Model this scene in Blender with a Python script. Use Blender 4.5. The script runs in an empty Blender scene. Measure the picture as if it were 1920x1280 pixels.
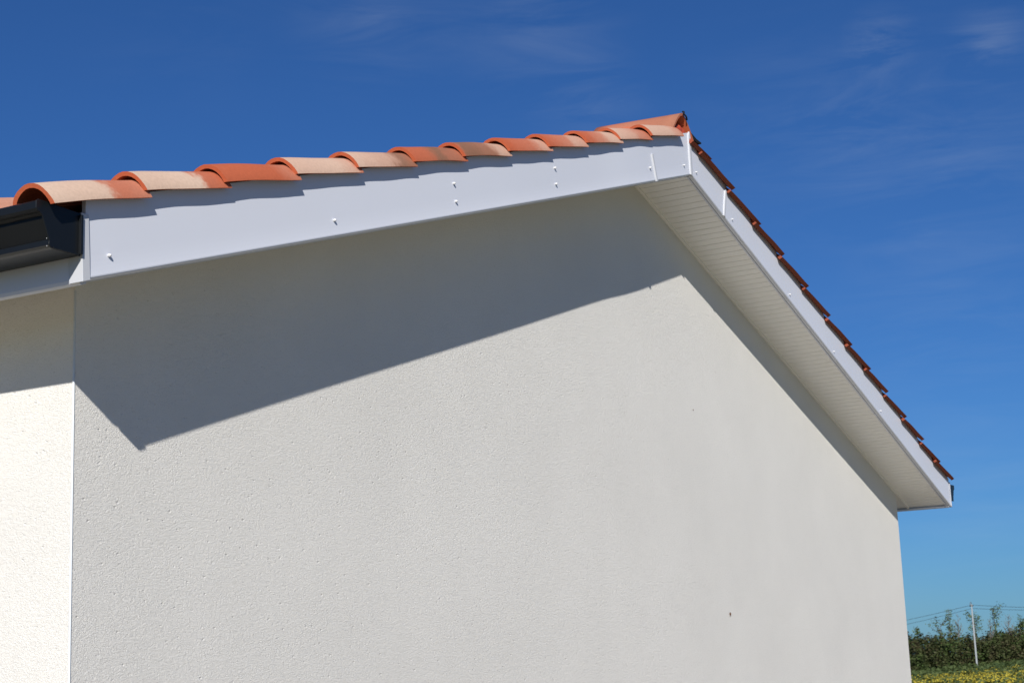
import bpy, bmesh, math, random
import numpy as np
from mathutils import Vector, Matrix, Euler

random.seed(7)
rng = np.random.default_rng(7)
sc = bpy.context.scene
COL = sc.collection

# ------------------------------------------------------------------ measured geometry (metres)
W = 7.4; EL = 0.269; ER = 0.2679; G = 0.2846           # gable width, side overhangs, gable overhang
Z0 = 2.5404; SL = 0.3192; XA = 3.5572; DV = 0.1978     # eave height, left slope, ridge x, board depth
ZAP = Z0 + SL * (XA + EL)
SR = (ZAP - Z0) / (W + ER - XA)
LY = 6.0                                               # house length
CAM = Vector((-3.0749, -2.9867, 1.6033))
YAW, PITCH, ROLL, FPX = -1.0665, 0.1984, -0.0386, 3070.27
SUN = Vector((-1.8067, -1.0, 1.1323)).normalized()     # towards the sun

# ------------------------------------------------------------------ camera
fwd = Vector((-math.sin(YAW) * math.cos(PITCH), math.cos(YAW) * math.cos(PITCH), math.sin(PITCH)))
right = Vector((math.cos(YAW), math.sin(YAW), 0)); upv = right.cross(fwd)
r2 = right * math.cos(ROLL) + upv * math.sin(ROLL); u2 = -right * math.sin(ROLL) + upv * math.cos(ROLL)
cd = bpy.data.cameras.new('camera'); cam = bpy.data.objects.new('camera', cd); COL.objects.link(cam)
cam.matrix_world = Matrix(((r2.x, u2.x, -fwd.x, CAM.x), (r2.y, u2.y, -fwd.y, CAM.y), (r2.z, u2.z, -fwd.z, CAM.z), (0, 0, 0, 1)))
cd.sensor_width = 36; cd.sensor_fit = 'HORIZONTAL'; cd.lens = FPX / 1920 * 36
cd.clip_start = 0.1; cd.clip_end = 8000
cd.dof.use_dof = True; cd.dof.focus_distance = 5.0; cd.dof.aperture_fstop = 16
sc.camera = cam

# ------------------------------------------------------------------ sky, sun, exposure
w = bpy.data.worlds.new('World'); sc.world = w; w.use_nodes = True
nt = w.node_tree; nt.nodes.clear()
def N(t, kind, **kw):
    n = t.nodes.new(kind)
    for k, v in kw.items(): setattr(n, k, v)
    return n
def mathn(t, op, a, b=None, clamp=False):
    n = N(t, 'ShaderNodeMath', operation=op, use_clamp=clamp)
    for i, v in enumerate((a, b)):
        if v is None: continue
        if isinstance(v, (int, float)): n.inputs[i].default_value = v
        else: t.links.new(v, n.inputs[i])
    return n.outputs[0]
sky = N(nt, 'ShaderNodeTexSky', sky_type='NISHITA'); sky.sun_disc = False
sky.sun_elevation = math.asin(SUN.z); sky.sun_rotation = math.atan2(SUN.x, SUN.y) % (2 * math.pi)
sky.altitude = 200; sky.air_density = 1.0; sky.dust_density = 0.2; sky.ozone_density = 4.0
tc = N(nt, 'ShaderNodeTexCoord')
# thin cirrus wisps: streaky noise kept to a few soft patches of the sky
rotm = N(nt, 'ShaderNodeMapping'); rotm.inputs['Rotation'].default_value = (0.1, 0.12, 0.5); rotm.inputs['Scale'].default_value = (9, 9, 46)
nt.links.new(tc.outputs['Generated'], rotm.inputs['Vector'])
cn = N(nt, 'ShaderNodeTexNoise'); cn.inputs['Scale'].default_value = 1.0; cn.inputs['Detail'].default_value = 7; cn.inputs['Roughness'].default_value = .62
cn.inputs['Distortion'].default_value = .6
nt.links.new(rotm.outputs[0], cn.inputs['Vector'])
streak = mathn(nt, 'MULTIPLY', mathn(nt, 'SUBTRACT', cn.outputs['Fac'], .42), 3.2, True)
def pix_dir(u, v): return (fwd * FPX + r2 * (u - 960) - u2 * (v - 640)).normalized()
total = None
for (u, v, rad, amp) in ((700, 25, 3.6, .14), (1000, 40, 4.2, .13), (1600, 232, 3.0, .11), (1650, 78, 1.5, .26), (1855, 85, 1.7, .24), (1110, 210, 2.6, .15),
                         (1480, 235, 5.0, .07), (1800, 240, 5.5, .10), (1750, 460, 6.0, .06), (1820, 700, 6.0, .06), (1850, 1000, 5.0, .08), (350, 20, 5.0, .03)):
    d = pix_dir(u, v)
    dn = N(nt, 'ShaderNodeVectorMath', operation='DISTANCE'); dn.inputs[1].default_value = d
    nt.links.new(tc.outputs['Generated'], dn.inputs[0])
    k = mathn(nt, 'SUBTRACT', 1.0, mathn(nt, 'DIVIDE', dn.outputs['Value'], math.radians(rad)), True)
    k = mathn(nt, 'MULTIPLY', mathn(nt, 'POWER', k, 1.3), amp * .8)
    total = k if total is None else mathn(nt, 'ADD', total, k)
cl = mathn(nt, 'MULTIPLY', total, streak, True)
hsv = N(nt, 'ShaderNodeHueSaturation'); hsv.inputs['Saturation'].default_value = 1.0
nt.links.new(sky.outputs[0], hsv.inputs['Color'])
mx = N(nt, 'ShaderNodeMixRGB'); mx.inputs[2].default_value = (8.6, 9.8, 10.8, 1)
tint = N(nt, 'ShaderNodeMixRGB', blend_type='MULTIPLY'); tint.inputs[0].default_value = 1; tint.inputs[2].default_value = (.34, .665, 1.12, 1)
nt.links.new(hsv.outputs[0], tint.inputs[1])
nt.links.new(cl, mx.inputs[0]); nt.links.new(tint.outputs[0], mx.inputs[1])
bg = N(nt, 'ShaderNodeBackground'); bg.inputs['Strength'].default_value = 0.059
out = N(nt, 'ShaderNodeOutputWorld')
nt.links.new(mx.outputs[0], bg.inputs['Color']); nt.links.new(bg.outputs[0], out.inputs['Surface'])

sl = bpy.data.lights.new('sun', 'SUN'); sl.energy = 5.0; sl.angle = math.radians(.53); sl.color = (1.0, .955, .89)
so = bpy.data.objects.new('sun', sl); COL.objects.link(so)
so.rotation_euler = (-SUN).to_track_quat('-Z', 'Y').to_euler(); so.location = (-20, -10, 12)

vs = sc.view_settings; vs.view_transform = 'Standard'; vs.look = 'None'; vs.exposure = 0.12; vs.gamma = 1.0; vs.use_curve_mapping = False

# ------------------------------------------------------------------ materials
def mat(name, color, rough=.6, spec=.5, bump=None, mottled=None, metallic=0):
    m = bpy.data.materials.new(name); m.use_nodes = True
    t = m.node_tree; p = t.nodes['Principled BSDF']
    p.inputs['Base Color'].default_value = (*color, 1); p.inputs['Roughness'].default_value = rough
    p.inputs['Specular IOR Level'].default_value = spec; p.inputs['Metallic'].default_value = metallic
    co = N(t, 'ShaderNodeTexCoord')
    if mottled:                                          # (scale, amount)
        n = N(t, 'ShaderNodeTexNoise'); n.inputs['Scale'].default_value = mottled[0]; n.inputs['Detail'].default_value = 5
        t.links.new(co.outputs['Object'], n.inputs['Vector'])
        rp = N(t, 'ShaderNodeMapRange'); rp.inputs[1].default_value = .3; rp.inputs[2].default_value = .7
        rp.inputs[3].default_value = 1 - mottled[1]; rp.inputs[4].default_value = 1 + mottled[1]
        t.links.new(n.outputs['Fac'], rp.inputs[0])
        hv = N(t, 'ShaderNodeHueSaturation'); hv.inputs['Color'].default_value = (*color, 1)
        t.links.new(rp.outputs[0], hv.inputs['Value']); t.links.new(hv.outputs[0], p.inputs['Base Color'])
    if bump:                                             # (scale, distance, strength)
        n = N(t, 'ShaderNodeTexNoise'); n.inputs['Scale'].default_value = bump[0]; n.inputs['Detail'].default_value = 3
        t.links.new(co.outputs['Object'], n.inputs['Vector'])
        b = N(t, 'ShaderNodeBump'); b.inputs['Distance'].default_value = bump[1]; b.inputs['Strength'].default_value = bump[2]
        t.links.new(n.outputs['Fac'], b.inputs['Height']); t.links.new(b.outputs[0], p.inputs['Normal'])
    return m

def stucco():
    m = bpy.data.materials.new('scraped_stucco'); m.use_nodes = True
    t = m.node_tree; p = t.nodes['Principled BSDF']; p.inputs['Roughness'].default_value = .95; p.inputs['Specular IOR Level'].default_value = .15
    co = N(t, 'ShaderNodeTexCoord')
    # faint large-scale unevenness of the render coat and tiny darker grains
    n = N(t, 'ShaderNodeTexNoise'); n.inputs['Scale'].default_value = 1.3; n.inputs['Detail'].default_value = 6; n.inputs['Roughness'].default_value = .6
    t.links.new(co.outputs['Object'], n.inputs['Vector'])
    g = N(t, 'ShaderNodeTexNoise'); g.inputs['Scale'].default_value = 210; g.inputs['Detail'].default_value = 2
    t.links.new(co.outputs['Object'], g.inputs['Vector'])
    grain = N(t, 'ShaderNodeMapRange'); grain.inputs[1].default_value = .62; grain.inputs[2].default_value = .76; grain.inputs[3].default_value = 1; grain.inputs[4].default_value = .72
    t.links.new(g.outputs['Fac'], grain.inputs[0])
    big = N(t, 'ShaderNodeMapRange'); big.inputs[1].default_value = .3; big.inputs[2].default_value = .7; big.inputs[3].default_value = .955; big.inputs[4].default_value = 1.03
    t.links.new(n.outputs['Fac'], big.inputs[0])
    hv = N(t, 'ShaderNodeHueSaturation'); hv.inputs['Color'].default_value = (.765, .748, .705, 1)
    t.links.new(mathn(t, 'MULTIPLY', grain.outputs[0], big.outputs[0]), hv.inputs['Value'])
    t.links.new(hv.outputs[0], p.inputs['Base Color'])
    # relief: fine grain, worm-like scratches and sparse pits
    a = N(t, 'ShaderNodeTexNoise'); a.inputs['Scale'].default_value = 125; a.inputs['Detail'].default_value = 3; a.inputs['Roughness'].default_value = .55; a.inputs['Distortion'].default_value = 1.6
    mp = N(t, 'ShaderNodeMapping'); mp.inputs['Rotation'].default_value = (.2, .7, 0); mp.inputs['Scale'].default_value = (1, 1, 1.7)
    t.links.new(co.outputs['Object'], mp.inputs['Vector']); t.links.new(mp.outputs[0], a.inputs['Vector'])
    v = N(t, 'ShaderNodeTexVoronoi'); v.inputs['Scale'].default_value = 42
    t.links.new(mp.outputs[0], v.inputs['Vector'])
    pit = N(t, 'ShaderNodeMapRange'); pit.inputs[1].default_value = .08; pit.inputs[2].default_value = .24; pit.inputs[3].default_value = -.55; pit.inputs[4].default_value = 0
    t.links.new(v.outputs['Distance'], pit.inputs[0])
    sel = N(t, 'ShaderNodeMath', operation='GREATER_THAN'); sel.inputs[1].default_value = .85
    sp = N(t, 'ShaderNodeSeparateColor'); t.links.new(v.outputs['Color'], sp.inputs[0]); t.links.new(sp.outputs[0], sel.inputs[0])
    h = mathn(t, 'ADD', a.outputs['Fac'], mathn(t, 'MULTIPLY', pit.outputs[0], sel.outputs[0]))
    b = N(t, 'ShaderNodeBump'); b.inputs['Distance'].default_value = .004; b.inputs['Strength'].default_value = .85
    t.links.new(h, b.inputs['Height']); t.links.new(b.outputs[0], p.inputs['Normal'])
    return m

ORANGE = (.435, .099, .040); PALE = (.59, .44, .335); UMBER = (.15, .10, .062)
def clay(name, bands, raw=ORANGE):
    """fired clay with a pale slip and smoky patches; bands = [(x position 0..1 along the tile, pale, umber), ...]"""
    m = bpy.data.materials.new(name); m.use_nodes = True
    t = m.node_tree; p = t.nodes['Principled BSDF']; p.inputs['Roughness'].default_value = .72; p.inputs['Specular IOR Level'].default_value = .3
    co = N(t, 'ShaderNodeTexCoord'); sx = N(t, 'ShaderNodeSeparateXYZ'); t.links.new(co.outputs['Object'], sx.inputs[0])
    info = N(t, 'ShaderNodeObjectInfo')
    add = N(t, 'ShaderNodeVectorMath', operation='ADD'); t.links.new(co.outputs['Object'], add.inputs[0])
    cmb = N(t, 'ShaderNodeCombineXYZ'); t.links.new(mathn(t, 'MULTIPLY', info.outputs['Random'], 40.0), cmb.inputs[1]); t.links.new(cmb.outputs[0], add.inputs[1])
    n = N(t, 'ShaderNodeTexNoise'); n.inputs['Scale'].default_value = 11; n.inputs['Detail'].default_value = 6; n.inputs['Roughness'].default_value = .65
    t.links.new(add.outputs[0], n.inputs['Vector'])
    f = N(t, 'ShaderNodeTexNoise'); f.inputs['Scale'].default_value = 120; f.inputs['Detail'].default_value = 3
    t.links.new(add.outputs[0], f.inputs['Vector'])
    xx = mathn(t, 'ADD', mathn(t, 'DIVIDE', sx.outputs[0], .375), mathn(t, 'MULTIPLY', mathn(t, 'SUBTRACT', n.outputs['Fac'], .5), .52))
    def ramp(k):
        r = N(t, 'ShaderNodeValToRGB'); r.color_ramp.interpolation = 'EASE'
        e = r.color_ramp.elements
        while len(e) > 1: e.remove(e[-1])
        for i, b in enumerate(bands):
            el = e[0] if i == 0 else e.new(b[0])
            el.position = b[0]; el.color = (b[k],) * 3 + (1,)
        t.links.new(xx, r.inputs[0]); return r.outputs[0]
    # the slip lies on the outer skin only: broken ends and undersides stay raw clay
    geo = N(t, 'ShaderNodeAttribute'); geo.attribute_name = 'skin'
    fine = N(t, 'ShaderNodeMapRange'); fine.inputs[1].default_value = .25; fine.inputs[2].default_value = .75; fine.inputs[3].default_value = .91; fine.inputs[4].default_value = 1.06
    t.links.new(f.outputs['Fac'], fine.inputs[0])
    m1 = N(t, 'ShaderNodeMixRGB'); m1.inputs[1].default_value = (*raw, 1); m1.inputs[2].default_value = (*PALE, 1)
    t.links.new(mathn(t, 'MULTIPLY', ramp(1), geo.outputs['Fac']), m1.inputs[0])
    m2 = N(t, 'ShaderNodeMixRGB'); m2.inputs[2].default_value = (*UMBER, 1)
    t.links.new(mathn(t, 'MULTIPLY', ramp(2), geo.outputs['Fac']), m2.inputs[0]); t.links.new(m1.outputs[0], m2.inputs[1])
    hv = N(t, 'ShaderNodeHueSaturation'); t.links.new(m2.outputs[0], hv.inputs['Color']); t.links.new(fine.outputs[0], hv.inputs['Value'])
    t.links.new(hv.outputs[0], p.inputs['Base Color'])
    b = N(t, 'ShaderNodeBump'); b.inputs['Distance'].default_value = .0012; b.inputs['Strength'].default_value = .5
    t.links.new(f.outputs['Fac'], b.inputs['Height']); t.links.new(b.outputs[0], p.inputs['Normal'])
    return m

M_WALL = stucco()
M_BOARD = mat('coated_white_board', (.655, .68, .75), .42, .4, mottled=(2.2, .012))
M_TRIM = mat('white_plastic_trim', (.53, .545, .58), .38, .5)
M_SOFFIT = mat('white_soffit_plastic', (.90, .89, .86), .5, .4)
M_BEAD = mat('corner_bead_plastic', (.66, .70, .72), .5)
M_GUTTER = mat('anthracite_gutter', (.0065, .008, .010), .42, .32, mottled=(6, .12))
M_SCREW = mat('white_screw_head', (.64, .645, .66), .35, .5)
M_DARK = mat('black_underlay', (.012, .012, .013), .8, .2)
M_MORTAR = mat('red_mortar', (.42, .06, .025), .6, .5, bump=(60, .004, .8), mottled=(40, .25))
M_FIELD = clay('roof_field_clay', [(0, .6, 0), (.5, .75, .1), (1, .15, .0)])

# ------------------------------------------------------------------ helpers
def link(name, me, m, parent=None, smooth=False):
    o = bpy.data.objects.new(name, me); COL.objects.link(o)
    for mm in (m if isinstance(m, (list, tuple)) else [m]): me.materials.append(mm)
    if parent: o.parent = parent
    if smooth:
        for p in me.polygons: p.use_smooth = True
    return o
def mesh(name, verts, faces):
    me = bpy.data.meshes.new(name); me.from_pydata([tuple(v) for v in verts], [], faces); me.validate(); me.update()
    return me
def fix(me):
    bm = bmesh.new(); bm.from_mesh(me); bmesh.ops.recalc_face_normals(bm, faces=bm.faces); bm.to_mesh(me); bm.free(); return me
class MB:
    def __init__(s): s.v = []; s.f = []
    def add(s, vs, fs):
        k = len(s.v); s.v += [tuple(v) for v in vs]; s.f += [tuple(i + k for i in f) for f in fs]
    def prism(s, ring, off):                              # closed ring of points extruded by a vector
        n = len(ring); a = [Vector(p) for p in ring]; b = [p + Vector(off) for p in a]
        s.add(a + b, [tuple(range(n))[::-1], tuple(range(n, 2 * n))] + [(i, (i + 1) % n, n + (i + 1) % n, n + i) for i in range(n)])
    def sweep(s, rings, closed=True, caps=True):          # list of equal-length rings
        n = len(rings[0]); fs = []
        for j in range(len(rings) - 1):
            for i in range(n if closed else n - 1):
                fs.append((j * n + i, j * n + (i + 1) % n, (j + 1) * n + (i + 1) % n, (j + 1) * n + i))
        if caps and closed: fs += [tuple(range(n))[::-1], tuple(range((len(rings) - 1) * n, len(rings) * n))]
        s.add([p for r in rings for p in r], fs)
    def tube(s, pts, rad, n=8):
        pts = [Vector(p) for p in pts]; rings = []
        for i, p in enumerate(pts):
            d = (pts[min(i + 1, len(pts) - 1)] - pts[max(i - 1, 0)]).normalized()
            a = d.orthogonal().normalized() if i == 0 else (a - d * a.dot(d)).normalized()
            b = d.cross(a); r = rad[i] if isinstance(rad, (list, tuple)) else rad
            rings.append([p + (a * math.cos(2 * math.pi * k / n) + b * math.sin(2 * math.pi * k / n)) * r for k in range(n)])
        s.sweep(rings)
    def build(s, name, m, parent=None, smooth=False, bevel=0):
        me = fix(mesh(name, s.v, s.f)); o = link(name, me, m, parent, smooth)
        if bevel:
            b = o.modifiers.new('bevel', 'BEVEL'); b.width = bevel; b.segments = 2; b.limit_method = 'ANGLE'; b.angle_limit = math.radians(40)
        return o
def tag(o, label, cat, group=None):
    o['label'] = label; o['category'] = cat
    if group: o['group'] = group
    return o
def setting(o, kind='structure'): o['kind'] = kind; return o

# slope frames: L runs up the slope from the eave end of the board, n is square to it
THL = math.atan(SL); THR = math.atan(SR)
def PL(L, y, n): return Vector((-EL + L * math.cos(THL) - n * math.sin(THL), y, Z0 + L * math.sin(THL) + n * math.cos(THL)))
def PR(L, y, n): return Vector((W + ER - L * math.cos(THR) + n * math.sin(THR), y, Z0 + L * math.sin(THR) + n * math.cos(THR)))
LLEN = (XA + EL) / math.cos(THL); RLEN = (W + ER - XA) / math.cos(THR)
def Lx(x, n=0): return (x + EL + n * math.sin(THL)) / math.cos(THL)
def Rx(x, n=0): return (W + ER + n * math.sin(THR) - x) / math.cos(THR)

house = bpy.data.objects.new('house', None); COL.objects.link(house)
tag(house, 'new single storey house with pale stucco gable wall, white fascia and orange barrel tiles', 'house')

# ------------------------------------------------------------------ ground
HP1 = np.array((194.1, 53.0)); HP2 = np.array((226.5, 46.9)); HD = (HP2 - HP1) / np.linalg.norm(HP2 - HP1); HN = np.array((-HD[1], HD[0]))
HN = HN if HN @ (HP1 - np.array(CAM[:2])) > 0 else -HN
def gh(x, y):
    """gentle rise of the field towards the hedge"""
    x = np.asarray(x, float); y = np.asarray(y, float)
    t = np.clip((x - HP1[0]) * HD[0] + (y - HP1[1]) * HD[1], -200, 55)
    d = np.hypot(x - CAM.x, y - CAM.y); k = np.clip((d - 25) / 150, 0, 1); k = k * k * (3 - 2 * k)
    lat = np.clip(1 - np.abs(x * HN[0] + y * HN[1] - HP1 @ HN) / 400, 0, 1)
    return (-.2 + .69 * np.clip(t, -25, 55) / 33) * k * lat
def grass_mat():
    m = bpy.data.materials.new('meadow'); m.use_nodes = True; t = m.node_tree; p = t.nodes['Principled BSDF']; p.inputs['Roughness'].default_value = .95
    p.inputs['Specular IOR Level'].default_value = .1
    co = N(t, 'ShaderNodeTexCoord')
    n = N(t, 'ShaderNodeTexNoise'); n.inputs['Scale'].default_value = .22; n.inputs['Detail'].default_value = 8; n.inputs['Roughness'].default_value = .7
    t.links.new(co.outputs['Object'], n.inputs['Vector'])
    r = N(t, 'ShaderNodeValToRGB'); e = r.color_ramp.elements
    e[0].position = .3; e[0].color = (.045, .075, .02, 1); e[1].position = .7; e[1].color = (.10, .14, .035, 1)
    t.links.new(n.outputs['Fac'], r.inputs[0]); t.links.new(r.outputs[0], p.inputs['Base Color'])
    return m
v = []; f = []
rad = [0, 8, 16, 25, 40, 60, 80, 100, 120, 140, 160, 175, 190, 205, 220, 240, 270, 320, 420, 700, 1500, 5000]; NS = 180
v.append((CAM.x, CAM.y, 0))
for r in rad[1:]:
    for k in range(NS):
        a = 2 * math.pi * k / NS; x = CAM.x + r * math.cos(a); y = CAM.y + r * math.sin(a); v.append((x, y, float(gh(x, y))))
for k in range(NS): f.append((0, 1 + k, 1 + (k + 1) % NS))
for j in range(len(rad) - 2):
    for k in range(NS):
        a = 1 + j * NS; b = a + NS; f.append((a + k, b + k, b + (k + 1) % NS, a + (k + 1) % NS))
setting(link('ground', mesh('ground', v, f), grass_mat(), smooth=True))
M_YARD = mat('pale_bare_soil', (.275, .24, .175), .95, .1, bump=(14, .03, .6), mottled=(3, .18))
mb = MB(); ring = []
for k in range(48):
    a = 2 * math.pi * k / 48; rr = 1 + .07 * math.sin(3 * a + 1) + .05 * math.sin(7 * a)
    ring.append((1.5 + 15 * rr * math.cos(a), 1 + 13 * rr * math.sin(a), .004))
mb.add(ring, [tuple(range(48))]); setting(mb.build('yard', M_YARD))

# ------------------------------------------------------------------ walls
def ztop(x): return Z0 + SL * (x + EL) + .03 if x <= XA else Z0 + SR * (W + ER - x) + .03
mb = MB(); xs = [0, XA, W]
ring = [(0, 0, 0), (W, 0, 0), (W, 0, ztop(W)), (XA, 0, ztop(XA)), (0, 0, ztop(0))]
mb.prism(ring, (0, LY, 0)); wall = mb.build('wall', M_WALL, house)
mb = MB()                                                 # plastic corner bead down the near corner
mb.tube([(.0005, .0005, .05), (.0005, .0005, Z0 + SL * EL - .012)], .0032, 8); mb.build('corner_bead', M_BEAD, wall, True)

# ------------------------------------------------------------------ rake boards
TH = .012
def board_profile(top):
    """(y, n) outline of the folded board: flat face, rounded foot, small drip bead behind a groove"""
    y0 = -G; p = [(y0, top), (y0, .058), (y0 - .0002, .044), (y0 - .0006, .032), (y0 - .0012, .021), (y0 - .0019, .012)]
    for k in range(1, 6):
        a = math.pi / 2 * k / 5; p.append((y0 - .0019 + .0109 * (1 - math.cos(a)), .012 - .009 * math.sin(a)))
    p += [(y0 + .016, .003), (y0 + .016, .0065), (y0 + .0185, .0065), (y0 + .0185, .001), (y0 + .026, .001), (y0 + .026, .0115), (y0 + TH, .0115), (y0 + TH, top)]
    return p
def rake(P, L0, L1, top, wav, name='rake_fascia'):
    mb = MB(); rings = []; n = 60
    for j in range(n + 1):
        rr = []
        for (y, nn) in board_profile(top):
            Le = L0(nn) + (L1(nn) - L0(nn)) * j / n
            rr.append(P(Le, y + wav(Le), nn))
        rings.append(rr)
    mb.sweep(rings); return mb.build(name, M_BOARD, house)
def wavL(L): return .0012 * math.sin(L * 2.3) - .0065 / (1 + math.exp(-(L - 3.2) / .06)) * min(1, max(0, (LLEN - L) / .55))
def wavR(L): return .0012 * math.sin(L * 2.0 + 1)
TOPL, TOPR = .196, .176
fasL = rake(PL, lambda n: .0075 / math.cos(THL) + n * math.tan(THL), lambda n: LLEN - .0035 + n * math.tan(THL), TOPL, wavL)
fasR = rake(PR, lambda n: .012 + n * math.tan(THR), lambda n: RLEN - .0035 + n * math.tan(THR), TOPR, wavR)

# capping strips over the joints
def strip(P, L, n0, n1, half, parent, lean=0, name='joint_cover'):
    mb = MB(); rings = []
    prof = [(-half, .0005), (-half, .0045), (-half * .55, .0075), (half * .55, .0075), (half, .0045), (half, .0005)]
    for n in (n0, n1):
        rings.append([P(L + a + lean * n, -G - b + (wavL(L) if P is PL else wavR(L)) + .001, n) for a, b in prof])
    mb.sweep(rings)
    return mb.build(name, M_TRIM, parent, bevel=.0012)
strip(PL, Lx(3.150), .004,   .122, .0100, fasL)
strip(PR, Rx(3.925), .004, .150, .0115, fasR)
# ridge joint: a plumb strip over the meeting of the two boards
mb = MB(); rings = []
for z, hw in ((ZAP + .003, .0145), (ZAP + .186, .0145), (ZAP + .207, .005)):
    rings.append([(XA - .006 + a * hw, -G - b + .001, z - (.006 if a > 0 else 0)) for a, b in ((-1, .0005), (-1, .005), (-.55, .008), (.55, .008), (1, .005), (1, .0005))])
mb.sweep(rings); apex_cover = mb.build('ridge_cover', M_TRIM, house, bevel=.0012)

# screws
def screw(P, x, z, parent, left=True):
    L = Lx(x) if left else Rx(x)
    mb = MB()
    c = Vector((x, -G + (wavL(L) if left else wavR(L)), z)); rr = .0046 if x < 3.3 else .0036
    rings = []
    for k in range(5):
        a = math.pi / 2 * k / 4
        rings.append([c + Vector((math.cos(2 * math.pi * i / 12) * max(rr * math.cos(a), .0003), -.004 - .006 * math.sin(a), math.sin(2 * math.pi * i / 12) * max(rr * math.cos(a), .0003))) for i in range(12)])
    base = [c + Vector((math.cos(2 * math.pi * i / 12) * rr * .6, .003, math.sin(2 * math.pi * i / 12) * rr * .6)) for i in range(12)]
    base2 = [c + Vector((math.cos(2 * math.pi * i / 12) * rr, -.003, math.sin(2 * math.pi * i / 12) * rr)) for i in range(12)]
    mb.sweep([base, base2] + rings); return mb.build('screw', M_SCREW, parent, True)
for x, z in ((-.183, 2.625), (.762, 2.926), (1.454, 3.209), (1.464, 3.149), (2.202, 3.454), (2.205, 3.392), (3.083, 3.679), (3.469, 3.79)): screw(PL, x, z, fasL)
for x, z in ((3.609, 3.793), (4.028, 3.666), (4.776, 3.437), (5.426, 3.237), (6.222, 3.006)): screw(PR, x, z, fasR, False)

# ------------------------------------------------------------------ eave boards, corner covers
def eave(side):
    x0 = -EL if side < 0 else W + ER; sx = -1 if side < 0 else 1; mb = MB()
    prof = [(0, .150), (0, .012), (-.003, .004), (-.009, 0), (-.016, .001), (-.016, .006), (-.0185, .006), (-.0185, .003), (-.026, .005), (-.026, .011), (-.012, .011), (-.012, .150)]
    if side > 0: prof = [(a, min(b, .150)) for a, b in prof]
    a = [(x0 + sx * p, -G + .013, Z0 + q) for p, q in prof]
    mb.prism(a, (0, LY + 2 * G - .013, 0)); return mb.build('eave_fascia', M_BOARD, house)
eavL = eave(-1); eavR = eave(1)
def corner_cover(side, top):
    x0 = -EL - .002 if side < 0 else W + ER + .002; sx = 1 if side < 0 else -1; t = .0035
    wf = .025 if side < 0 else .016; ws = .040
    o = [(x0, -G - t), (x0 + sx * wf, -G - t), (x0 + sx * wf, -G - .0004), (x0 + sx * .0018, -G - .0004), (x0 + sx * .0018, -G + ws), (x0 - sx * t * .3, -G + ws)]
    mb = MB(); n = len(o); sl_ = SL if side < 0 else SR                # foot follows the slope of the board
    lo = [(a, b, Z0 + .003 + max(0, sx * (a - x0)) * sl_) for a, b in o]; hi = [(a - (.008 if side < 0 else 0), b, Z0 + top) for a, b in o]
    mb.sweep([lo, hi]); return mb.build('corner_cover', M_TRIM, house, bevel=.001)
corner_cover(-1, .170); corner_cover(1, .165)

# ------------------------------------------------------------------ soffits
def soffit(P, L0, L1, tt):
    """narrow plastic boards running from the wall out to the rake board, with a groove between"""
    mb = MB(); pitch = .0485; n = .0135; ya, yb = -G + .0262, -.0125
    L = L0
    def quad(a, b, na, nb, lip=0):
        mb.add([P(a, ya, na), P(b, ya, nb), P(b, yb, nb), P(a, yb, na)], [(0, 1, 2, 3)])
    while L < L1 - .001:
        e = min(L + pitch, L1); g = .0028
        quad(L, e - g * 2, n, n); quad(e - g * 2, e - g, n, n + .008); quad(e - g, e, n + .008, n); L = e
    return mb.build('gable_soffit', M_SOFFIT, house)
sofL = soffit(PL, .03, LLEN, 0); sofR = soffit(PR, .03, RLEN, 0)
for P, ln, so_ in ((PL, LLEN, sofL), (PR, RLEN, sofR)):
    mb = MB()                                             # trim where the soffit meets the wall, and behind the board
    mb.sweep([[P(L, y, n) for y, n in ((-.0005, .004), (-.0128, .004), (-.0128, .018), (-.0005, .018))] for L in (.03, ln)])
    mb.build('soffit_trim', M_SOFFIT, so_)
def eave_soffit(P, ln):
    mb = MB(); pitch = .0485; y = .0; n = .0135; La = .0265; Lb = ln
    while y < LY:
        e = min(y + pitch, LY); g = .0022
        for a, b, na, nb in ((y, e - 2 * g, n, n), (e - 2 * g, e - g, n, n + .004), (e - g, e, n + .004, n)):
            mb.add([P(La, a, na), P(Lb, a, na), P(Lb, b, nb), P(La, b, nb)], [(0, 1, 2, 3)])
        y = e
    mb.add([P(La, -.0125, n), P(Lb, -.0125, n), P(Lb, 0, n), P(La, 0, n)], [(0, 1, 2, 3)])
    return mb.build('eave_soffit', M_SOFFIT, house)
eave_soffit(PL, EL / math.cos(THL) + .003); eave_soffit(PR, ER / math.cos(THR) + .003)

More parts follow.
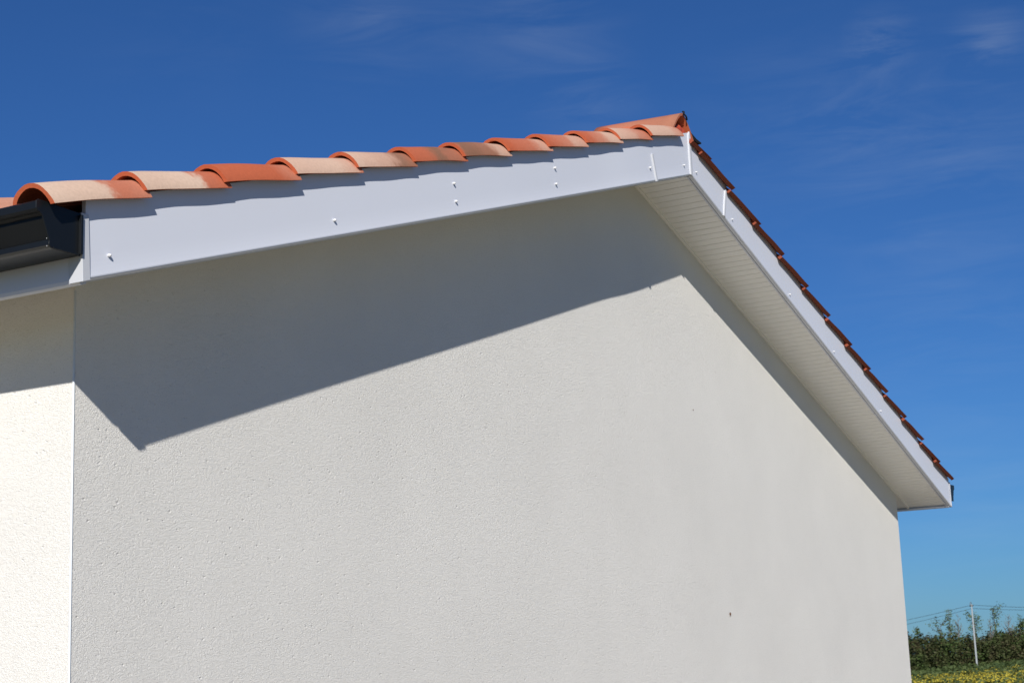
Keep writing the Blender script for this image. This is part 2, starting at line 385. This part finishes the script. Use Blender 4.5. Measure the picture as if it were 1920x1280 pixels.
# ------------------------------------------------------------------ gutters
def gutter(side):
    x0 = -EL - .0105 if side < 0 else W + ER + .0035; sx = -1 if side < 0 else 1
    zb = Z0 + .064 if side < 0 else Z0 + .050; y0, y1 = -G + (.001 if side < 0 else .012), LY + G
    t = .0022
    # (distance out, height): back, floor, moulded foot, sloped front, rolled rim
    prof = [(0, .106), (0, 0), (.084, 0), (.093, .002), (.101, .006), (.101, .018), (.094, .022), (.117, .066), (.117, .073), (.127, .077), (.138, .079), (.142, .085), (.142, .101), (.136, .106), (.126, .105), (.121, .099)]
    if side > 0: prof = [(a * 1.0, b) for a, b in prof]
    inner = []
    for i, (a, b) in enumerate(prof):
        p, q = prof[max(i - 1, 0)], prof[min(i + 1, len(prof) - 1)]
        d = Vector((q[0] - p[0], q[1] - p[1])).normalized(); inner.append((a - d.y * t, b + d.x * t))
    ring = prof + inner[::-1]; mb = MB()
    mb.sweep([[(x0 + sx * a, y, zb + b) for a, b in ring] for y in (y0, y1)])
    gu = mb.build('gutter', M_GUTTER, house)
    cap = [(0, .104), (0, -.002), (.085, -.002), (.096, .0), (.102, .007), (.101, .016), (.124, .070), (.132, .077), (.139, .079), (.144, .085), (.144, .103), (.137, .108)]
    if side > 0: cap = [(a * 1.0, b) for a, b in cap]
    mb = MB(); mb.prism([(x0 + sx * a, y0 - .0035, zb + b) for a, b in cap], (0, .0032, 0))
    ec = mb.build('end_cap', M_GUTTER, gu, bevel=.0015)
    mb = MB()                                             # folded flange of the end cap against the corner cover
    mb.prism([(x0 + sx * a, y0 - .012, zb + b) for a, b in ((0, .002), (.0075, .002), (.0075, .098), (0, .098))], (0, .0084, 0))
    mb.prism([(x0 + sx * a, y0 - .007, zb + b) for a, b in ((.008, -.001), (.09, -.001), (.09, .0025), (.008, .0025))], (0, .0034, 0))
    mb.build('flange', M_GUTTER, ec, bevel=.0006)
    if side < 0:
        for (a, b) in ((.106, .055), (.103, .049), (.100, .022), (.097, .016), (.091, .004), (.099, .004)):
            rv = MB(); c = Vector((x0 - a - .0015, y0 + .004 + .004 * (b > .03), zb + b)); rings = []
            for k in range(4):
                g = math.pi / 2 * k / 3; rr = max(.0016 * math.cos(g), .0002)
                rings.append([c + Vector((-.0016 * math.sin(g), rr * math.cos(i * math.pi / 4), rr * math.sin(i * math.pi / 4))) for i in range(8)])
            rv.sweep(rings); rv.build('rivet', M_RIVET, ec, True)
    return gu
M_RIVET = mat('bare_rivet', (.45, .46, .47), .4, .5, metallic=.6)
gutter(-1); gutter(1)

# ------------------------------------------------------------------ roof
# dark underlay and battens below the tiles
mb = MB()
ring = [PL(.010, -G + .0135, .150), PL(.010, -G + .0135, .168), PL(LLEN + .05, -G + .0135, .168), PR(RLEN + .05, -G + .0135, .150), PR(.012, -G + .0135, .150), PR(.012, -G + .0135, .136), PR(RLEN, -G + .0135, .136), PL(LLEN, -G + .0135, .150)]
ring = [PL(.016, 0, .150), PL(.016, 0, .166), Vector((XA, 0, ZAP + .166 / math.cos(THL))), PR(.016, 0, .150), PR(.016, 0, .136), Vector((XA, 0, ZAP + .136))]
ring = [Vector((p.x, -G + .0135, p.z)) for p in ring]
mb.prism(ring, (0, LY + 2 * G - .027, 0))
def tile_rings(length, hw, rise, thick, drop, taper, seg=14, flat=False, nseg=1):
    """rings of a barrel tile lying along +x (up the slope); outer arc then inner arc"""
    rings = []
    for j in range(nseg + 1):
        s = j / nseg; k = 1 - taper * s; z = -drop * s
        if not flat:
            pw = lambda i: 1.5 if i * 2 < seg else 1.05              # the near flank splays out more than the far one
            o = [(-math.cos(math.pi * i / seg) * hw * k, math.sin(math.pi * i / seg) ** pw(i) * rise * k + z) for i in range(seg + 1)]
            q = [(-math.cos(math.pi * i / seg) * (hw - thick * 1.1) * k, math.sin(math.pi * i / seg) ** pw(i) * (rise - thick) * k + z) for i in range(seg + 1)]
        else:
            o = [(hw * k * (2 * i / seg - 1), rise * k * (1 - (2 * i / seg - 1) ** 2) + z + thick) for i in range(seg + 1)]
            q = [((hw - .018) * k * (2 * i / seg - 1), rise * k * (1 - (2 * i / seg - 1) ** 2) + z) for i in range(seg + 1)]
        rings.append([(s * length, a, b) for a, b in o] + [(s * length, a, b) for a, b in q[::-1]])
    return rings
def tile_mesh(name, *a, seed=0, **kw):
    kw.setdefault('nseg', 8); rings = tile_rings(*a, **kw); r_ = random.Random(seed)
    p1, p2, p3 = r_.uniform(0, 6), r_.uniform(0, 6), r_.uniform(-1, 1)
    n = len(rings[0]); half = n // 2
    # hand-made look: gentle bow along the length, slightly uneven rim
    out_ = []
    for j, r in enumerate(rings):
        s = j / (len(rings) - 1); bow = .0022 * math.sin(math.pi * s) + .0009 * math.sin(7 * s + p1)
        out_.append([(x + .0012 * math.sin(3 * y * 40 + p2), y * (1 + .006 * p3) + .0007 * math.sin(9 * s + p2), z + bow) for x, y, z in r])
    mb = MB(); mb.sweep(out_); me = mesh(name, mb.v, mb.f)
    fix(me)
    at = me.attributes.new('skin', 'FLOAT', 'POINT')
    vals = [0.0] * len(me.vertices)
    for i in range(len(me.vertices)):
        k = i % n; j = i // n
        if k < half: vals[i] = 1.0
    # the raw clay rim: let the slip stop a little short of the foot
    at.data.foreach_set('value', vals)
    # separate end faces so the broken ring stays raw clay
    bm = bmesh.new(); bm.from_mesh(me)
    lay = bm.verts.layers.float['skin']
    sharp = [e for e in bm.edges if len(e.link_faces) == 2 and e.link_faces[0].normal.angle(e.link_faces[1].normal, 0) > .6]
    bmesh.ops.split_edges(bm, edges=sharp)
    for fc in bm.faces:
        vs_ = fc.verts
        if abs(fc.normal.x) > .8 or all(v_[lay] < .5 for v_ in vs_) or len({v_[lay] > .5 for v_ in vs_}) > 1:
            for v_ in vs_: v_[lay] = 0.0
        fc.smooth = True
    bm.to_mesh(me); bm.free()
    return me
TILE_L = .352; HW = .066; RISE = .058; TK = .011
field = MB()
def put_field(P, start, y, n, flat, hw, rise):
    rings = tile_rings(TILE_L, hw, rise, TK, .018, .07, seg=7, flat=flat)
    field.sweep([[P(start + x, y + a, n + b) for x, a, b in r] for r in rings])
PITCH_Y = .19
xl = [-.397 + .3155 * k for k in range(12)]
xl = [x + d for x, d in zip(xl, (0, .004, -.002, .001, -.004, .003, 0, .002, -.003, .005, 0, .002))]
NL = .1985
xr = [3.735, 3.995, 4.333, 4.64, 4.98, 5.316, 5.668, 5.98, 6.29, 6.65, 6.99, 7.354, 7.640]
NR = .160
YC = -G - .029 + HW
cols = int((LY + G - YC) / PITCH_Y)
for c in range(1, cols + 1):
    y = YC + c * PITCH_Y
    for x in xl: put_field(PL, Lx(x, NL) + random.uniform(-.006, .006), y + random.uniform(-.003, .003), NL - .009, False, HW, RISE)
    for x in xr: put_field(PR, Rx(x, NR) + random.uniform(-.006, .006), y + .02, NR, True, .075, .04)
for c in range(0, cols + 1):                              # trough tiles between the barrels
    y = YC + (c + .5) * PITCH_Y
    for P, ln in ((PL, LLEN), (PR, RLEN)):
        field.sweep([[P(L, y + a, .168 + b) for a, b in ((-.055, .022), (-.03, .006), (0, 0), (.03, .006), (.055, .022), (.055, .030), (.03, .014), (0, .008), (-.03, .014), (-.055, .030))] for L in (.03, ln - .03)])
roof = field.build('tile_roof', M_FIELD, house, False)
at = roof.data.attributes.new('skin', 'FLOAT', 'POINT'); at.data.foreach_set('value', [.7] * len(roof.data.vertices))
mb.build('roof_underlay', M_DARK, roof)

# the tiles of the left verge, each with its own firing colours (position along the tile, pale slip, smoke)
looks = [([(0, .95, 0), (.52, .9, .03), (.66, .15, 0), (1, .25, 0)], 'pale sandy end tile with an orange upper end above the gutter'),
         ([(0, .9, .05), (.55, .95, 0), (.68, .1, 0), (1, .05, 0)], 'pale sandy tile with orange upper end, second from the gutter'),
         ([(0, .02, 0), (.6, .02, 0), (.9, .18, 0), (1, .1, 0)], 'plain bright orange tile, third from the gutter'),
         ([(0, .8, 0), (.55, .85, 0), (.8, .7, .0), (1, .05, 0)], 'pale pinkish tile after the plain orange one'),
         ([(0, .85, .0), (.5, .7, .12), (.72, .3, .65), (1, .05, .3)], 'pale tile darkening to smoky brown at its upper end'),
         ([(0, .03, 0), (.28, .05, .1), (.48, .1, .75), (.68, .15, .35), (1, .05, 0)], 'orange tile with a dark smoky patch across its middle'),
         ([(0, .05, .1), (.12, .1, .75), (.5, .2, .55), (.75, .7, .1), (1, .6, 0)], 'smoky grey brown tile turning pale at its upper end'),
         ([(0, .0, 0), (.5, .12, 0), (.8, .55, 0), (1, .4, 0)], 'orange tile with a faint pale upper end'),
         ([(0, .02, 0), (.45, .2, 0), (.7, .6, 0), (1, .45, 0)], 'orange tile fading to pale pink at its upper half'),
         ([(0, .02, 0), (.4, .25, 0), (.7, .75, 0), (1, .6, 0)], 'orange footed tile with pale upper half nearer the ridge'),
         ([(0, .75, 0), (.4, .6, 0), (.7, .25, 0), (1, .05, 0)], 'pale tile with orange upper end next to the topmost one'),
         ([(0, .8, .02), (.6, .75, .05), (.85, .5, 0), (1, .3, 0)], 'pale sandy topmost tile against the ridge')]
for k, (x, (bands, lab)) in enumerate(zip(xl, looks)):
    ln = TILE_L if k < 11 else .372
    me = tile_mesh('verge_tile', ln, HW, RISE, TK, .0185 if k else .0125, .07, seed=k)
    o = link('verge_tile', me, clay('clay_verge', bands), roof)
    o['label'] = lab
    o.matrix_local = Matrix.Translation(PL(Lx(x, NL), YC + random.uniform(-.003, .003), NL if k else NL - .006)) @ Matrix.Rotation(-THL, 4, 'Y')
M_RV_SHADED = clay('clay_right_verge_shaded', [(0, .1, .55), (.5, .1, .75), (1, .1, .4)], (.23, .052, .024))  # orange clay darkened: shade along this verge is put into the colour
U = Vector((-math.cos(THR), 0, math.sin(THR))); NN = Vector((math.sin(THR), 0, math.cos(THR)))
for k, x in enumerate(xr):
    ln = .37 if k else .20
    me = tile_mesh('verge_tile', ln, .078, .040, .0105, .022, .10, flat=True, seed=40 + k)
    o = link('verge_tile', me, M_RV_SHADED, roof)
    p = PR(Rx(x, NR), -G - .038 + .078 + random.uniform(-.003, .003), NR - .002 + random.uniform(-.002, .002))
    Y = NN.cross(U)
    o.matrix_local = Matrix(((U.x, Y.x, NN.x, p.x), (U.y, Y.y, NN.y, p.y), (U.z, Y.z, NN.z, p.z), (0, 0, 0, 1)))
# ridge tiles
def ridge_tile(y, seed, parent, name='ridge_tile'):
    seg = 14; rings = []; ln = .42; rnd = random.Random(seed)
    for j in range(7):
        s = j / 6; k = .94 + .06 * s; z = -.010 * (1 - s)
        def arc(hw, rise): return [(-math.cos(math.pi * i / seg) * hw * k, (1 - abs(math.cos(math.pi * i / seg)) ** 1.45) * rise * k + z) for i in range(seg + 1)]
        o = arc(.132, .117); q = arc(.120, .104)
        rings.append([(s * ln, a, b) for a, b in o] + [(s * ln, a, b) for a, b in q[::-1]])
    m_ = MB(); m_.sweep(rings); me = fix(mesh(name, m_.v, m_.f))
    a_ = me.attributes.new('skin', 'FLOAT', 'POINT'); n = 2 * seg + 2
    a_.data.foreach_set('value', [1.0 if (i % n) <= seg else 0.0 for i in range(len(me.vertices))])
    for p_ in me.polygons: p_.use_smooth = len(p_.vertices) == 4
    o = link(name, me, M_RIDGE, parent)
    o.matrix_local = Matrix.Translation((XA - .052, y, ZAP + .186)) @ Matrix.Rotation(math.radians(90), 4, 'Z')
    return o
M_RIDGE = clay('clay_ridge', [(0, .2, .42), (.3, .2, .26), (.7, .2, .12), (1, .15, .05)])
for k in range(8):
    y = -G + .004 + k * .372
    ridge_tile(y, k, roof)
# red ribbed bedding that closes the end of the ridge, and the dark sealing strip under the ridge tiles
bm = bmesh.new()
for (dx, dz, rx, rz) in ((-.040, .020, .042, .024), (-.012, .030, .042, .028), (.022, .026, .038, .028), (.050, .012, .032, .022), (.006, .018, .05, .022), (-.062, .014, .028, .016)):
    m4 = Matrix.Translation((XA - .040 + dx, -G + .035, ZAP + .180 + dz)) @ Matrix.Diagonal((rx, .02, rz, 1))
    bmesh.ops.create_icosphere(bm, subdivisions=3, radius=1, matrix=m4)
me = bpy.data.meshes.new('ridge_bedding'); bm.to_mesh(me); bm.free(); link('ridge_bedding', me, M_MORTAR, roof, True)
mb = MB(); rings = []
for y in np.linspace(-G + .012, LY + G - .02, 60):
    w_ = .004 * math.sin(y * 40)
    pr = [(.085, .206), (.120, .200), (.170, .190 + w_), (.225, .196 + w_), (.228, .203 + w_), (.170, .206 + w_), (.120, .222), (.085, .232)]
    rings.append([(XA - .052 + a, y, ZAP + b) for a, b in pr])
mb.sweep(rings); mb.build('ridge_seal', M_DARK, roof)
mb = MB()                                                 # bent wire clip and its nail at the end of the ridge tile
mb.tube([(XA - .054, -G - .003, ZAP + .276), (XA - .050, -G - .003, ZAP + .289), (XA - .046, -G + .004, ZAP + .293)], .0045, 6)
mb.tube([(XA - .046, -G - .004, ZAP + .278), (XA - .030, -G - .005, ZAP + .272), (XA - .022, -G - .004, ZAP + .258)], .004, 6)
mb.build('ridge_clip', M_DARK, roof, True)

# ------------------------------------------------------------------ small specks on the wall
M_BUG = mat('brown_shell', (.10, .045, .02), .5)
def bug(x, z, r, label):
    bm = bmesh.new()
    for dz, k, dy in ((0, 1.0, 0), (-.9, .6, .1), (.8, .45, .1)):
        bmesh.ops.create_icosphere(bm, subdivisions=2, radius=1, matrix=Matrix.Translation((x, -r * .6, z + dz * r)) @ Matrix.Diagonal((r * .7 * k, r * .6 * k, r * k, 1)))
    for s in (-1, 1):
        for q in (-.4, .1, .6):
            a = Vector((x, -r * .5, z + q * r)); b = a + Vector((s * r * 1.1, r * .35, q * r * .5)); d = (b - a)
            m4 = Matrix.Translation((a + b) / 2) @ d.to_track_quat('Z', 'Y').to_matrix().to_4x4()
            bmesh.ops.create_cone(bm, cap_ends=True, segments=5, radius1=r * .08, radius2=r * .05, depth=d.length, matrix=m4)
    me = bpy.data.meshes.new('insect'); bm.to_mesh(me); bm.free()
    return tag(link('insect', me, M_BUG, None, True), label, 'insect')
def wall_hit(u, v):
    d = pix_dir(u, v); t_ = -CAM.y / d.y; return CAM + d * t_
p = wall_hit(1368, 1150); bug(p.x, p.z, .0065, 'tiny brown insect on the sunlit gable wall, low down nearer the far corner')
p = wall_hit(1299, 768); bug(p.x, p.z, .0035, 'tiny dark insect on the sunlit gable wall, higher up below the ridge')

# ------------------------------------------------------------------ far field, hedge, saplings, pole, cables
def leaf_mat(name, a, b, sc_=.9):
    m = bpy.data.materials.new(name); m.use_nodes = True; t = m.node_tree; p = t.nodes['Principled BSDF']; p.inputs['Roughness'].default_value = .7
    p.inputs['Specular IOR Level'].default_value = .2
    co = N(t, 'ShaderNodeTexCoord'); n = N(t, 'ShaderNodeTexNoise'); n.inputs['Scale'].default_value = sc_; n.inputs['Detail'].default_value = 4
    t.links.new(co.outputs['Object'], n.inputs['Vector'])
    r = N(t, 'ShaderNodeValToRGB'); e = r.color_ramp.elements
    e[0].position = .36; e[0].color = (*a, 1); e[1].position = .64; e[1].color = (*b, 1)
    t.links.new(n.outputs['Fac'], r.inputs[0]); t.links.new(r.outputs[0], p.inputs['Base Color'])
    return m
M_HEDGE = leaf_mat('hedge_leaves', (.058, .048, .024), (.05, .085, .022), .55)
M_LEAF = leaf_mat('sapling_leaves', (.07, .10, .03), (.10, .14, .045), .8)
M_TWIG = mat('grey_twig', (.16, .14, .12), .9)
M_BARK = mat('bark', (.10, .08, .06), .9)
M_CONC = mat('pale_concrete', (.34, .37, .39), .8, mottled=(1.5, .1))
M_STEEL = mat('dull_steel', (.16, .17, .18), .5, metallic=.3)
M_CABLE = mat('black_cable', (.02, .02, .022), .6)

def leaves(pts, size, name, m, parent=None):
    """one mesh of small bent leaf sprays at the given points"""
    n = len(pts); ang = rng.uniform(0, 2 * np.pi, n); tilt = rng.normal(0, .9, n); s = size * rng.uniform(.55, 1.4, n)
    ax = np.stack([np.cos(ang), np.sin(ang), np.zeros(n)], 1)
    ay = np.stack([-np.sin(ang) * np.cos(tilt), np.cos(ang) * np.cos(tilt), np.sin(tilt)], 1)
    V = np.empty((n, 4, 3)); V[:, 0] = pts - ax * s[:, None] * .5; V[:, 1] = pts - ay * s[:, None] * .32
    V[:, 2] = pts + ax * s[:, None] * .5; V[:, 3] = pts + ay * s[:, None] * .32
    me = bpy.data.meshes.new(name); me.from_pydata(V.reshape(-1, 3).tolist(), [], np.arange(4 * n).reshape(-1, 4).tolist()); me.update()
    return link(name, me, m, parent)
# hedge: many overlapping bushes of uneven height along the field edge
T0, T1 = -22, 62
NB = 430; pts = []
for i in range(NB):
    t_ = rng.uniform(T0, T1); d_ = rng.uniform(-1.0, 3.5); hgt = rng.uniform(2.6, 4.2) + .35 * math.sin(t_ * .5) + .3 * math.sin(t_ * .17 + 1)
    rad_ = rng.uniform(.7, 1.5)
    c = HP1 + HD * t_ + HN * d_
    k = 190
    a = rng.uniform(0, 2 * np.pi, k); zz = rng.uniform(0, 1, k) ** .8; rr = rad_ * np.sqrt(np.clip(1 - (zz * 1.02 - .12) ** 4, 0, 1)) * rng.uniform(.55, 1.08, k) ** .6
    x = c[0] + np.cos(a) * rr; y = c[1] + np.sin(a) * rr
    pts.append(np.stack([x, y, gh(x, y) + zz * hgt], 1))
hedge = leaves(np.concatenate(pts), .30, 'hedge', M_HEDGE)
tag(hedge, 'dense dark green and brown hedgerow along the far edge of the meadow', 'hedge')
# saplings and bare stems standing above the hedge, each with a trunk and a crown
def base_at(u, back=1.0):
    """ground point on the hedge line seen in the photograph's direction u"""
    d = pix_dir(u, 1225); d2 = np.array((d.x, d.y)); A = np.array([[d2[0], -HD[0]], [d2[1], -HD[1]]])
    s_, t_ = np.linalg.solve(A, HP1 + HN * back - np.array(CAM[:2])); return np.array(CAM[:2]) + d2 * s_
def height_to(P, v, u):
    """height above the ground of the sight line at pixel (u, v) where it passes P"""
    d = pix_dir(u, v); s_ = np.hypot(P[0] - CAM.x, P[1] - CAM.y) / math.hypot(d.x, d.y); return CAM.z + d.z * s_ - float(gh(*P))
def sapling(u, vtop, spread, nleaf, kind, label, group='young trees standing above the hedge'):
    P = base_at(u); z0 = float(gh(*P)); h = height_to(P, vtop, u)
    root = bpy.data.objects.new('young_tree', None); COL.objects.link(root); root.location = (P[0], P[1], z0); tag(root, label, 'tree', group)
    tr = MB(); lp = []
    lean = rng.normal(0, .15, 2)
    stem = [Vector((lean[0] * s * s, lean[1] * s * s, h * s)) for s in np.linspace(0, 1, 8)]
    tr.tube(stem, [.09 * (1 - .85 * s) for s in np.linspace(0, 1, 8)], 6)
    nb = {'spire': 16, 'loose': 14, 'bare': 20, 'tufted': 9}[kind]
    for b in range(nb):
        s = rng.uniform(.5, .97); p0 = stem[0].lerp(stem[-1], s); p0 = Vector((lean[0] * s * s, lean[1] * s * s, h * s))
        a = rng.uniform(0, 2 * np.pi); L = spread * (1.15 - s if kind in ('spire', 'bare') else rng.uniform(.4, 1.0)) * rng.uniform(.6, 1.2)
        up = {'spire': .4, 'loose': .8, 'bare': 1.5, 'tufted': .6}[kind]
        p1 = p0 + Vector((math.cos(a) * L * .6, math.sin(a) * L * .6, L * up * .5)); p2 = p1 + Vector((math.cos(a) * L * .35, math.sin(a) * L * .35, L * up * .55))
        tr.tube([p0, p1, p2], [.035, .022, .008], 5)
        for q in range(int(nleaf / nb)):
            w_ = rng.uniform(.3, 1.05); base = p0.lerp(p2, w_); lp.append(np.array(base) + rng.normal(0, .16 if kind != 'tufted' else .26, 3))
    o = tr.build('trunk', M_TWIG if kind == 'bare' else M_BARK, root, True)
    if lp: leaves(np.array(lp), .22 if kind != 'bare' else .14, 'crown', M_LEAF, root)
sapling(1719, 1176, .7, 240, 'spire', 'small pointed green sapling nearest the house corner')
sapling(1766, 1166, 2.0, 420, 'loose', 'low wide loose sapling left of the tall forked one')
sapling(1784, 1140, 1.2, 260, 'spire', 'tall thin forked sapling with sparse leaves left of the pole')
sapling(1800, 1150, 1.3, 110, 'bare', 'nearly bare twiggy sapling just left of the pole')
sapling(1833, 1145, 1.4, 560, 'tufted', 'leafy green sapling close beside the concrete pole')
sapling(1873, 1138, 1.3, 420, 'tufted', 'tall sapling with a tufted leafy top right of the pole')
sapling(1860, 1160, 1.2, 90, 'bare', 'thin bare sapling between the pole and the tufted tree')
sapling(1896, 1152, 1.5, 70, 'bare', 'bare grey twiggy young tree near the right edge')
sapling(1917, 1158, 1.5, 600, 'tufted', 'leafy young tree at the right edge of the photo')

# concrete pole in front of the hedge
PP = base_at(1830, -2.2); pz = float(gh(*PP)); ph = height_to(PP, 1132, 1822)
pole = bpy.data.objects.new('utility_pole', None); COL.objects.link(pole); pole.location = (PP[0], PP[1], pz)
tag(pole, 'pale grey tapered concrete utility pole in front of the hedge', 'utility pole')
mb = MB(); hw0, hw1 = .10, .07
rings = []
for z, k in ((0, hw0), (ph * .5, (hw0 + hw1) / 2), (ph - .02, hw1), (ph, hw1 * .8)):
    rings.append([(a * k, b * k, z) for a, b in ((-1, -.7), (-.7, -1), (.7, -1), (1, -.7), (1, .7), (.7, 1), (-.7, 1), (-1, .7))])
mb.sweep(rings); mb.build('shaft', M_CONC, pole)
mb = MB(); mb.tube([(0, 0, ph - .05), (0, 0, ph + .12)], .05, 8); mb.tube([(-HN[0] * .2 - .05, -HN[1] * .2, ph - .25), (.25 * HN[0], .25 * HN[1], ph - .25)], .05, 6)
mb.tube([(HD[0] * -.45, HD[1] * -.45, ph - .22), (HD[0] * -.35, HD[1] * -.35, ph + .22), (HD[0] * -.1, HD[1] * -.1, ph + .25), (0, 0, ph - .02)], .035, 6)
mb.build('bracket', M_STEEL, pole, True)
for d_ in (-1, 1):
    mb = MB(); c = Vector((HD[0] * .16 * d_, HD[1] * .16 * d_, ph - .12)); mb.tube([c, c + Vector((HD[0] * .22 * d_, HD[1] * .22 * d_, -.03))], [.07, .05], 8)
    mb.build('clamp', M_STEEL, pole, True)
def dirpt(u, v, dist):
    d = pix_dir(u, v); k = dist / math.hypot(d.x, d.y); return CAM + d * k
def span(a, b, sag, n=24):
    return [a.lerp(b, i / n) - Vector((0, 0, sag * 4 * (i / n) * (1 - i / n))) for i in range(n + 1)]
top = Vector((PP[0], PP[1], pz + ph)); DP = math.hypot(top.x - CAM.x, top.y - CAM.y)
for dz, vl, vr, lab in ((.0, 1157, 1134.5, 'upper of the two thin overhead cables crossing the concrete pole'), (-.42, 1165, 1139.5, 'lower of the two thin overhead cables crossing the concrete pole')):
    a = top + Vector((0, 0, dz - .1))
    mb = MB()
    pl = dirpt(1700, vl, DP - 6); far_l = a + (pl - a) * 3.2; pr = dirpt(1920, vr, DP + 8); far_r = a + (pr - a) * 3.0
    pts_ = span(far_l, a, .35)[:-1] + span(a, far_r, .25)
    mb.tube(pts_, .021, 6); tag(mb.build('overhead_cable', M_CABLE, None, True), lab, 'cable', 'overhead cables on the concrete pole')

# meadow: grass tufts and drifts of yellow flowers
def field_points(n, d0, d1, lat):
    dd = np.sqrt(rng.uniform(d0 ** 2, d1 ** 2, n)); c = pix_dir(1800, 1225); az = math.atan2(c.y, c.x) + rng.uniform(-lat, lat, n)
    x = CAM.x + dd * np.cos(az); y = CAM.y + dd * np.sin(az); return x, y
def behind(x, y): return (x - HP1[0]) * HN[0] + (y - HP1[1]) * HN[1]
x, y = field_points(26000, 70, 245, .14); k = behind(x, y) < .5; x, y = x[k], y[k]
o = leaves(np.stack([x, y, gh(x, y) + rng.uniform(.05, .32, len(x))], 1), .42, 'meadow_grass', leaf_mat('grass_blades', (.04, .065, .022), (.085, .11, .035), .15)); setting(o, 'stuff')
o['label'] = 'rough green meadow grass in front of the hedge'; o['category'] = 'grass'
x, y = field_points(30000, 70, 240, .14)
dr = np.sin(x * .21 + y * .33) + np.sin(x * .11 - y * .47 + 1.3) + rng.normal(0, .8, len(x))
k = (behind(x, y) < -13 - 5 * rng.uniform(0, 1, len(x))) & (dr > -.2); x, y = x[k], y[k]
M_FLOWER = leaf_mat('yellow_petals', (.34, .26, .02), (.44, .37, .05), .6)
o = leaves(np.stack([x, y, gh(x, y) + rng.uniform(.25, .5, len(x))], 1), .14, 'meadow_flowers', M_FLOWER); setting(o, 'stuff')
o['label'] = 'yellow flowers growing through the meadow grass'; o['category'] = 'flowers'
